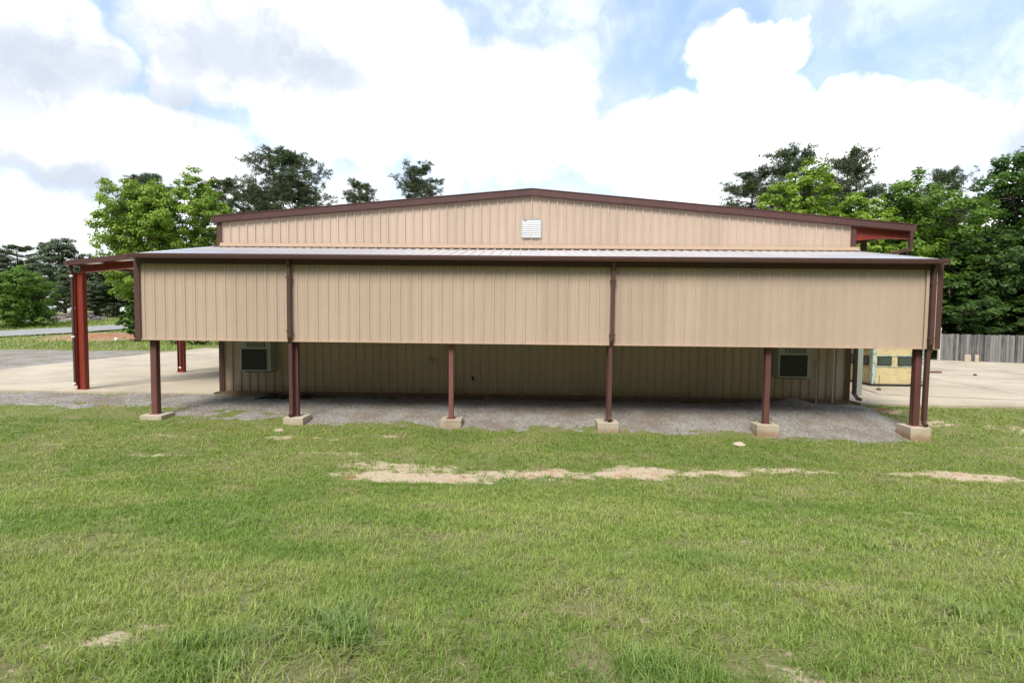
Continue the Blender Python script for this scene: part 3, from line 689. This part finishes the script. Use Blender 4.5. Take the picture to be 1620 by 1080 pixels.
def broadleaf(seed, H, R, base, lobes=9, nclump=150, per=80, leaf=.26, c1=(.09, .17, .025), c2=(.16, .27, .045), squash=.62, gap=1.):
    """H height, R crown radius, base: height where the crown starts"""
    r = np.random.default_rng(seed); cen = np.array([0, 0, (H + base) / 2]); hz = (H - base) / 2
    L = []
    for i in range(lobes):                                    # big boughs give the uneven outline
        th = 2.4 * i + r.uniform(-.4, .4); t = (i + .5) / lobes; zz = base + (H - base) * (.10 + .72 * t)
        rad = R * math.sqrt(max(.06, 1 - (2 * (zz - base) / (H - base) - .75) ** 2 / 1.75)) * r.uniform(.5, .72)
        if i == lobes - 1: rad *= .25
        L.append((np.array([math.cos(th) * rad, math.sin(th) * rad, zz]), R * r.uniform(.42, .58)))
    L.append((np.array([0, 0, H - R * .40]), R * .40))
    for k_ in range(3): L.append((np.array([0, 0, base + (H - base) * (.3 + .2 * k_)]) + r.normal(0, R * .1, 3), R * .55))
    mb = MB(); top = np.array([0, 0, H * .86])
    tr = np.array([[0, 0, -.3], [0, 0, .2], [r.normal(0, .1), r.normal(0, .1), base], [r.normal(0, .25), r.normal(0, .25), base + (H - base) * .5], [0, 0, H * .9]]); rr = H * .017
    mb.tube(tr, [rr * 1.5, rr * 1.2, rr * .95, rr * .6, rr * .15], 8)
    P, N, T, S = [], [], [], []; c1, c2 = np.array(c1), np.array(c2)
    for c, lr_ in L:
        z0 = max(base * .75, c[2] - np.hypot(c[0], c[1]) * .8 - .3); p = limb_path((0, 0, z0), c, r); mb.tube(p, list(np.linspace(rr * .55, rr * .12, len(p))), 5)
        k = max(6, int(1.7 * nclump * lr_ ** 2 / sum(q[1] ** 2 for q in L)))
        for j in range(k):
            d_ = r.normal(0, 1, 3); d_ /= np.linalg.norm(d_); d_[2] = d_[2] * .9 + .12
            cc = c + d_ * lr_ * r.uniform(.45, 1.08) ** .6 * np.array([1, 1, .88]); cr = R * r.uniform(.08, .17)
            if j % 3 == 0: mb.tube([c, c * .4 + cc * .6, cc], [rr * .12, rr * .08, rr * .03], 3)
            m_ = int(per * r.uniform(.6, 1.3)); q = r.normal(0, 1, (m_, 3)); q /= np.linalg.norm(q, axis=1, keepdims=True)
            rad = cr * r.uniform(.2, 1.05, (m_, 1)) ** .5; pt = cc + q * rad * np.array([1.15, 1.15, squash])
            P.append(pt); N.append(q * .7 + d_ * .4 + np.array([0, 0, .75]) + r.normal(0, .35, (m_, 3)))
            mixv = np.clip(r.uniform(.1, .9) + r.normal(0, .16, (m_, 1)), 0, 1); T.append((c1 * (1 - mixv) + c2 * mixv) * r.uniform(.8, 1.2, (m_, 1))); S.append(leaf * .78 * r.uniform(.65, 1.35, m_))
    return mb.mesh('trunk', True), leaf_mesh('crown', np.concatenate(P), np.concatenate(N), np.concatenate(S), np.clip(np.concatenate(T), .01, .6))
def pine(seed, H, R, base, whorls=13, c1=(.045, .066, .028), c2=(.095, .125, .050), per=26, need=.30, dens=1.):
    r = np.random.default_rng(seed); mb = MB(); rr = H * .0125
    lean = r.normal(0, H * .008, 2)
    def axis_(z): t = z / H; return np.array([lean[0] * t * t * 3, lean[1] * t * t * 3, z])
    mb.tube([axis_(z) for z in (-.3, .3, H * .3, H * .6, H * .85, H * .98)], [rr * 1.25, rr * 1.1, rr * .9, rr * .65, rr * .3, rr * .06], 8)
    P, D, T, S = [], [], [], []; c1, c2 = np.array(c1), np.array(c2)
    for i in range(whorls):
        t = (i + r.uniform(0, .8)) / whorls; z = base + (H - base) * t
        ext = R * math.sqrt(max(.03, 1 - ((t - .28) / .74) ** 2)) * r.uniform(.7, 1.05) * (.75 if t < .12 else 1)
        for k in range(int(r.integers(4, 7))):
            th = r.uniform(0, 6.283); ln = ext * r.uniform(.6, 1.1); el_ = r.uniform(.0, .45) + .35 * t
            a = axis_(z); b = a + np.array([math.cos(th) * ln, math.sin(th) * ln, ln * el_ * .7]); p = limb_path(a, b, r, 4, -.05)
            mb.tube(p, list(np.linspace(rr * .34 * (1 - .5 * t), rr * .06, len(p))), 4)
            nt = max(4, int((7 + ln * 3.6) * dens))
            for j in range(nt):
                s = r.uniform(.38, 1.04); ix = min(int(s * 4), 3); q = p[ix] + (p[ix + 1] - p[ix]) * (s * 4 - ix) + r.normal(0, .14 + .075 * ln, 3) * np.array([1, 1, .55])
                if j % 2 == 0: mb.tube([p[min(ix, 3)], q], [rr * .07, rr * .03], 3)
                m_ = per; dd = r.normal(0, 1, (m_, 3)); dd[:, 2] = dd[:, 2] * .7 + .35; dd /= np.linalg.norm(dd, axis=1, keepdims=True)
                P.append(q + dd * need * r.uniform(.05, .8, (m_, 1))); D.append(dd); mv = np.clip(r.uniform(0, 1) + r.normal(0, .2, (m_, 1)), 0, 1)
                T.append(c1 * (1 - mv) + c2 * mv); S.append(need * r.uniform(.7, 1.2, m_))
    P, D, T, S = np.concatenate(P), np.concatenate(D), np.concatenate(T), np.concatenate(S)
    n, a, b = basis(D); th = r.uniform(0, 6.283, len(P))[:, None]; sd = a * np.cos(th) + b * np.sin(th); wd = S[:, None] * .13
    v = np.stack([P - sd * wd, P + sd * wd, P + D * S[:, None]], 1).reshape(-1, 3); me = np_mesh('crown', v, np.arange(len(v)).reshape(-1, 3), False)
    point_color(me, 'tint', np.repeat(T, 3, 0)); return mb.mesh('trunk', True), me
cache = {}
def plant(kind, spec, x, y, height, name, label, group, cat='tree', rot=0., wide=1., **kw):
    """spec: cache key; meshes are shared and scaled to height H"""
    if spec not in cache: cache[spec] = (kind(**kw), kw['H'])
    (tm, cm), H0 = cache[spec]; s = height / H0; z = float(ground_z(np.array([x]), np.array([y]))[0])
    t = tag(empty(name, (x, y, z - .05), rot), label, cat, group); t.scale = (s * wide, s * wide, s)
    link('trunk', tm, 'pine_bark' if kind is pine else 'bark', t); link('crown', cm, 'needle' if kind is pine else 'leaf', t)
    return t
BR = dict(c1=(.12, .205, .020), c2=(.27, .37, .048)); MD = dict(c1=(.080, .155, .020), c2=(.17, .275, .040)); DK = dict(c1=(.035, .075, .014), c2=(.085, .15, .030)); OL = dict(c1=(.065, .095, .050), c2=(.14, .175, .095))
GL, GR, GP = 'bright trees left of the building', 'trees behind the yard on the right', 'pines behind the building'
# left: bright sweetgums behind the carport
plant(broadleaf, 'gumA', -23.0, 32.2, 14.4, 'broadleaf_tree', 'big bright green round tree rising behind the carport roof', GL, rot=.3, wide=.80, seed=11, H=14.4, R=5.2, base=3.2, lobes=14, nclump=330, per=85, leaf=.30, **BR)
plant(broadleaf, 'gumB', -19.6, 34.8, 16.2, 'broadleaf_tree', 'taller airy light green tree right of the big round one', GL, rot=1., seed=23, H=16.2, R=3.7, base=2.5, lobes=10, nclump=190, per=70, leaf=.28, **BR)
plant(pine, 'pineS', -39.5, 54.5, 19.2, 'pine_tree', 'dark pine top peeking out left behind the big round tree', GP, rot=2., seed=5, H=19, R=4., base=9, whorls=15)
plant(pine, 'pineS', -25.3, 48.0, 17.6, 'pine_tree', 'dark pine half hidden between the round tree and the tall pines', GP, rot=4.)
plant(pine, 'pineA', -18.4, 46.9, 20.7, 'pine_tree', 'tall left pine of the pair behind the left roof slope', GP, seed=31, H=21.4, R=4.9, base=9.5, whorls=19, dens=.85)
plant(pine, 'pineA', -16.6, 49.4, 20.6, 'pine_tree', 'tall right pine of the pair behind the left roof slope', GP, rot=2.2)
plant(pine, 'pineS', -22.2, 50.5, 16.2, 'pine_tree', 'lower ragged pine at the left foot of the tall pair', GP, rot=.8, wide=1.1)
plant(pine, 'pineC', -19.4, 80.0, 24.2, 'pine_tree', 'small thin distant pine above the left roof slope', GP, seed=44, H=24, R=3.7, base=17, whorls=11)
plant(pine, 'pineD', -5.3, 70.5, 24.7, 'pine_tree', 'lone rounded pine nearest the roof peak', GP, seed=52, H=24.7, R=4.7, base=18.3, whorls=12, dens=.9)
# right
plant(pine, 'pineC', 38.0, 48.5, 20.2, 'pine_tree', 'short leftmost pine of the right-hand group', GP, rot=1.1, wide=1.15)
plant(pine, 'pineF', 42.0, 46.5, 21.9, 'pine_tree', 'broad flat-topped pine highest above the right roof slope', GP, seed=61, H=23.2, R=5.2, base=12, whorls=20, dens=1.0)
plant(pine, 'pineF', 49.0, 48.9, 22.4, 'pine_tree', 'leaning pine behind the light green trees on the right', GP, rot=2.6, wide=.85)
plant(broadleaf, 'gumB', 35.6, 32.0, 17.0, 'broadleaf_tree', 'light green tree standing before the broad flat-topped pine', GR, rot=2.4, wide=1.0)
plant(broadleaf, 'gumC', 39.6, 30.5, 14.2, 'broadleaf_tree', 'lower yellow-green tree over the right end of the main roof', GR, seed=71, H=14, R=4.0, base=1.5, lobes=11, nclump=210, per=80, leaf=.28, **BR)
plant(broadleaf, 'gumD', 45.0, 31.8, 16.0, 'broadleaf_tree', 'full mid green tree behind the red overhang beam', GR, seed=83, H=16, R=5.0, base=1.0, lobes=13, nclump=290, per=85, leaf=.30, **MD)
plant(pine, 'pineF', 61.5, 49.0, 20.6, 'pine_tree', 'dark pine in the gap right of the full green tree', GP, rot=4.4, wide=.8)
plant(broadleaf, 'gumE', 55.6, 33.5, 19.0, 'broadleaf_tree', 'tall dark green pointed tree at the right edge', GR, seed=97, H=19, R=4.9, base=1.0, lobes=15, nclump=320, per=85, leaf=.30, c1=(.045, .10, .015), c2=(.10, .19, .030))
plant(broadleaf, 'gumE', 61.5, 30.0, 17.0, 'broadleaf_tree', 'dark tree cut off by the right edge behind the tall pointed one', GR, rot=2.)
for i, (x, y, H, sp, lb, wd) in enumerate([
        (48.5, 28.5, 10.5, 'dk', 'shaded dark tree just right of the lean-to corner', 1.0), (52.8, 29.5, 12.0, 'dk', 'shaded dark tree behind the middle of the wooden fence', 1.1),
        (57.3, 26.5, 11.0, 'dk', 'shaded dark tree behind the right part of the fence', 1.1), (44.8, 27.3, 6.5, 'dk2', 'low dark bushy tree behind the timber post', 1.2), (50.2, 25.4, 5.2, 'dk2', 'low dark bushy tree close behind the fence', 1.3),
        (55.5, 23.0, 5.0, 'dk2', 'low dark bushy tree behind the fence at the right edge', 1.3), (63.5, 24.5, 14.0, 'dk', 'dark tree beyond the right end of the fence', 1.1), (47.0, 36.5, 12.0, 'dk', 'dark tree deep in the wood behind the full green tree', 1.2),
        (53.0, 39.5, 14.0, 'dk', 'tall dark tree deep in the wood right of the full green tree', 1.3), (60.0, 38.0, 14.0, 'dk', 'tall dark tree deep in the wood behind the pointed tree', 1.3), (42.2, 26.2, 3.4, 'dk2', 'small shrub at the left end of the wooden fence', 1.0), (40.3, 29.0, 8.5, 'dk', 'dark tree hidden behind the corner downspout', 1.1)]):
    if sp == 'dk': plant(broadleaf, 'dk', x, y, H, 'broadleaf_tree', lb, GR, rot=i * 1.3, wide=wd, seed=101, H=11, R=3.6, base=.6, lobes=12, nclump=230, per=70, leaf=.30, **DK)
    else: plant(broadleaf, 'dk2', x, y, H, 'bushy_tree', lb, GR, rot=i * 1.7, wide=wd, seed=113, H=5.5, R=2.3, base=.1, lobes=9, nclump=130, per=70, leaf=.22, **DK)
# far left beyond the road
GF = 'trees beyond the road on the left'
plant(broadleaf, 'gumN', -45.8, 42.3, 6.9, 'broadleaf_tree', 'rounded mid green tree at the left edge beyond the road', GF, seed=131, H=7.0, R=3.5, base=.0, lobes=15, nclump=300, per=75, leaf=.22, **MD)
plant(pine, 'pineS', -88, 86, 13.5, 'pine_tree', 'flat dark pine over the rounded tree at the left edge', GF, rot=5., wide=1.7)
plant(broadleaf, 'oakP', -72, 78, 14.6, 'broadleaf_tree', 'tall grey-green tree just left of the red carport column', GF, seed=141, H=14.5, R=4.6, base=1.5, lobes=11, nclump=200, per=70, leaf=.34, **OL)
for i, (x, y, H, lb, wd) in enumerate([(-79, 80, 10, 'grey-green tree behind the rounded tree at the left edge', 1.2), (-66, 74, 9.5, 'grey-green tree behind the rubble heap', 1.2), (-60, 74, 10.5, 'grey-green tree right behind the red carport column', 1.2),
        (-53, 70, 9.0, 'grey-green tree seen through the carport, left one', 1.2), (-47, 68, 9.5, 'grey-green tree seen through the carport, right one', 1.2), (-90, 84, 11, 'grey-green tree cut by the left edge', 1.3), (-41, 68, 10, 'grey-green tree seen between carport and skirt corner', 1.2), (-101, 80, 11, 'grey-green tree just beyond the left edge', 1.3),
        (-73.5, 70, 7.0, 'low grey-green tree left of the rubble heap', 1.3), (-56, 66, 6.0, 'low grey-green tree just behind the rubble heap', 1.3)]):
    plant(broadleaf, 'ol', x, y, H, 'broadleaf_tree', lb, GF, rot=i * 1.1, wide=wd, seed=151, H=10, R=3.7, base=.3, lobes=10, nclump=190, per=65, leaf=.34, **OL)
for i, (x, y, H, lb) in enumerate([(-23.6, 31.0, 3.6, 'leafy shrub beside the skirt corner under the carport'), (-16.6, 29.0, 1.3, 'low green shrub behind the far end of the left slab'), (-14.6, 29.8, 1.2, 'low green shrub at the slab end beside the wall corner'), (-18.8, 29.4, 1.1, 'low green shrub left of the far slab end')]):
    plant(broadleaf, 'sh', x, y, H, 'shrub', lb, 'shrubs at the end of the left slab', cat='shrub', rot=i * 2., wide=1.0 if i == 0 else 1.8, seed=161, H=3.4, R=1.3, base=.05, lobes=8, nclump=90, per=60, leaf=.16, c1=(.05, .11, .018), c2=(.10, .20, .035))

# unseen tree row added behind the viewer to block low sky, shading the wall
r = np.random.default_rng(404)
for i in range(24):
    x = -62 + i * 6.3 + r.uniform(-1.5, 1.5); y = -38 + r.uniform(-3, 3) + abs(x - 11) * .12
    plant(broadleaf, ('gumE', 'gumD', 'dk')[i % 3], x, y, float(r.uniform(18, 23)), 'broadleaf_tree', 'dark leafy tree in the wood facing the building from behind the viewer', 'wood facing the building', rot=float(r.uniform(0, 6)), wide=1.25)

# ------------------------------------------------------------------ grass and loose stone
def slab_area(x, y): return ((x < .2) & (x > -15) & (y > 3.4)) | ((x > 23.2) & (y > 3.2)) | ((x > .1) & (x < 23.3) & (y > 3.6))
def blades(n, x0, x1, y0, y1, seed, lscale=1., wscale=1., keep=None):
    r = np.random.default_rng(seed); x = r.uniform(x0, x1, n); y = r.uniform(y0, y1, n)
    soil = soil_mask(x, y) + (fbm(x * 5, y * 8, 71) - .5) * 1.7; thin = fbm(x * 1.1, y * 1.1, 19); tuft = fbm(x * 5.5, y * 5.5, 23, 3)
    p = (sst(.80, .30, soil) * .88 + .12 * sst(1.3, .7, soil)) * (.30 + .75 * sst(.26, .58, tuft - (thin - .5) * .7)); p = p * np.where(y > -1.2, sst(.60, -.15, gravel_mask(x, y)), 1)
    p[slab_area(x, y)] = 0
    if keep is not None: p = p * keep(x, y)
    k = r.uniform(0, 1, n) < p; x, y, tuft, thin = x[k], y[k], tuft[k], thin[k]; n = len(x); lush = lush_mask(x, y) * sst(.36, .6, fbm(x * 4, y * 4, 88))
    z = ground_z(x, y); ln = (.022 + .050 * tuft + .022 * thin) * r.uniform(.55, 1.55, n) * (1 + .9 * lush) * lscale
    az_ = r.uniform(0, 6.283, n); dead = r.uniform(0, 1, n) < (.04 + .24 * sst(.50, .70, thin) - .04 * lush); lean = np.where(dead | (r.uniform(0, 1, n) < .18), r.uniform(1.2, 2.2, n), r.uniform(.15, .95, n)); wd = r.uniform(.0022, .0042, n) * (1 + .5 * lush) * wscale
    dx, dy = np.cos(az_), np.sin(az_); sx, sy = -dy, dx
    def at(t): h = ln * t; return x + dx * h * lean * t, y + dy * h * lean * t, z - .006 + h * (1 - np.minimum(.33 * lean, .62) * t)
    a, b, c = at(0.), at(.55), at(1.)
    V = np.stack([np.stack([a[0] - sx * wd, a[1] - sy * wd, a[2]], -1), np.stack([a[0] + sx * wd, a[1] + sy * wd, a[2]], -1),
                  np.stack([b[0] + sx * wd * .85, b[1] + sy * wd * .85, b[2]], -1), np.stack([b[0] - sx * wd * .85, b[1] - sy * wd * .85, b[2]], -1), np.stack(c, -1)], 1)
    g1, g2, g3, g4 = np.array([.155, .258, .040]), np.array([.325, .38, .10]), np.array([.46, .39, .22]), np.array([.13, .24, .07])
    big = fbm(x * .45, y * .45, 29)
    t = np.clip(sst(.28, .70, big * .55 + thin * .45) + r.normal(0, .22, n), 0, 1)[:, None]; c_ = g1 * (1 - t) + g2 * t
    c_ = np.where(dead[:, None], g3 * r.uniform(.45, 1.0, (n, 1)), c_); l_ = lush[:, None] * .6; c_ = c_ * (1 - l_) + g4 * l_
    c_ = np.clip(c_ * r.uniform(.75, 1.25, (n, 1)), .01, .7)
    return V, c_
sets = [blades(275000, 4.0, 19.5, -13.6, -9.2, 1), blades(165000, 1.0, 22.5, -9.2, -5.2, 2, 1.05, 1.5), blades(215000, -9, 30, -5.2, -.2, 3, 1.05, 1.8), blades(30000, 22.2, 36, -.2, 3.4, 4, 1.1, 2.4), blades(26000, -14, 10, -.2, 3.5, 5, .9, 2.2),
        blades(26000, -14, 1.0, -9.2, -5.2, 6, 1.2, 2.2), blades(26000, 22.5, 36, -9, -5.2, 7, 1.2, 2.2)]
V = np.concatenate([s[0] for s in sets]); Cc = np.concatenate([s[1] for s in sets]); n = len(V); i5 = np.arange(n)[:, None] * 5
me = mix_mesh('lawn_grass', V.reshape(-1, 3), i5 + np.array([[0, 1, 2, 3]]), i5 + np.array([[3, 2, 4]]))
point_color(me, 'tint', np.repeat(Cc, 5, 0))
tag(link('lawn_grass', me, 'grass'), 'short patchy green lawn grass in front of the building', 'grass', kind='stuff')
# far verges: taller tufts by the road and lot
r = np.random.default_rng(77); Vs, Cs = [], []
for nn, xa, xb, ya, yb, sc in ((26000, -60, -15, 25, 47, 3.2), (16000, -70, -20, 40, 62, 4.5), (9000, 38, 60, 24, 30, 3.5)):
    def kp(x, y):
        s = np.interp(y, [32, 36, 40, 46, 60], [-39.5, -36.5, -33.5, -36 + 2.5, -23]); return np.where((x < -15) & (y > 30) & (np.abs(x + .86 * 0 - np.interp(y, [15, 34.4, 38.6, 43, 62], [-72, -39.5, -36, -33.7, -23])) < 4.6), 0., 1.)
    v_, c_ = blades(nn, xa, xb, ya, yb, int(r.integers(1e6)), sc, sc * 3., kp); Vs.append(v_); Cs.append(c_)
V = np.concatenate(Vs); Cc = np.concatenate(Cs); n = len(V); i5 = np.arange(n)[:, None] * 5
me = mix_mesh('verge_grass', V.reshape(-1, 3), i5 + np.array([[0, 1, 2, 3]]), i5 + np.array([[3, 2, 4]])); point_color(me, 'tint', np.repeat(Cc, 5, 0))
tag(link('verge_grass', me, 'grass'), 'rough grass on the verges by the road and the yard', 'grass', kind='stuff')
# pebbles
r = np.random.default_rng(9); n = 27000; x = r.uniform(-12, 23.6, n); y = r.uniform(-.9, 3.6, n); gm = gravel_mask(x, y); k = r.uniform(0, 1, n) < sst(-.8, .35, gm) * .85; x, y = x[k], y[k]; n = len(x)
z = ground_z(x, y) + np.clip(gravel_mask(x, y) * .06, -.01, .028) + .214 * np.exp(-((x - 20.9) / .55) ** 2 - ((y - 3.3) / .38) ** 2)
o8 = np.array([(1, 0, 0), (-1, 0, 0), (0, 1, 0), (0, -1, 0), (0, 0, 1), (0, 0, -1)], float); f8 = np.array([(0, 2, 4), (2, 1, 4), (1, 3, 4), (3, 0, 4), (2, 0, 5), (1, 2, 5), (3, 1, 5), (0, 3, 5)])
s = r.uniform(.008, .022, n); sc = s[:, None, None] * r.uniform(.6, 1.3, (n, 6, 1)) * o8[None] * np.array([1, 1, .7]); th = r.uniform(0, 6.283, n); c_, s_ = np.cos(th)[:, None], np.sin(th)[:, None]
V = np.stack([sc[..., 0] * c_ - sc[..., 1] * s_ + x[:, None], sc[..., 0] * s_ + sc[..., 1] * c_ + y[:, None], sc[..., 2] + z[:, None] + .003], -1).reshape(-1, 3)
me = np_mesh('loose_gravel', V, (np.arange(n)[:, None, None] * 6 + f8[None]).reshape(-1, 3), False)
gcol = np.clip(r.normal(.36, .13, (n, 1)), .08, .75) * np.array([1, .95, .87]) ; point_color(me, 'tint', np.repeat(gcol, 6, 0))
pm_, t, b = mat('pebbles'); t.put(b.inputs['Base Color'], t.attr('tint').outputs['Color']); b.inputs['Roughness'].default_value = .85
tag(link('loose_gravel', me, pm_), 'loose grey crushed stone under the lean-to', 'gravel', kind='stuff')

r = np.random.default_rng(19); n = 60000; x = r.uniform(2, 26, n); y = r.uniform(-13, 3.2, n); sm = soil_mask(x, y) + (fbm(x * 7, y * 7, 71) - .5) * 1.3; k = (r.uniform(0, 1, n) < sst(.45, 1.0, sm) * .8) & (gravel_mask(x, y) < .2); x, y = x[k], y[k]; n = len(x)
s = r.uniform(.004, .013, n) * np.where(r.uniform(0, 1, n) < .05, 2., 1.); sc = s[:, None, None] * r.uniform(.6, 1.3, (n, 6, 1)) * o8[None] * np.array([1, 1, .6])
V = (sc + np.stack([x, y, ground_z(x, y) + .002], -1)[:, None]).reshape(-1, 3)
me = np_mesh('soil_crumbs', V, (np.arange(n)[:, None, None] * 6 + f8[None]).reshape(-1, 3), False)
point_color(me, 'tint', np.repeat(np.clip(r.normal(.36, .12, (n, 1)), .1, .65) * np.array([1.08, .84, .62]), 6, 0))
tag(link('soil_crumbs', me, pm_), 'crumbs of pale soil on the bare patches of the lawn', 'soil', kind='stuff')
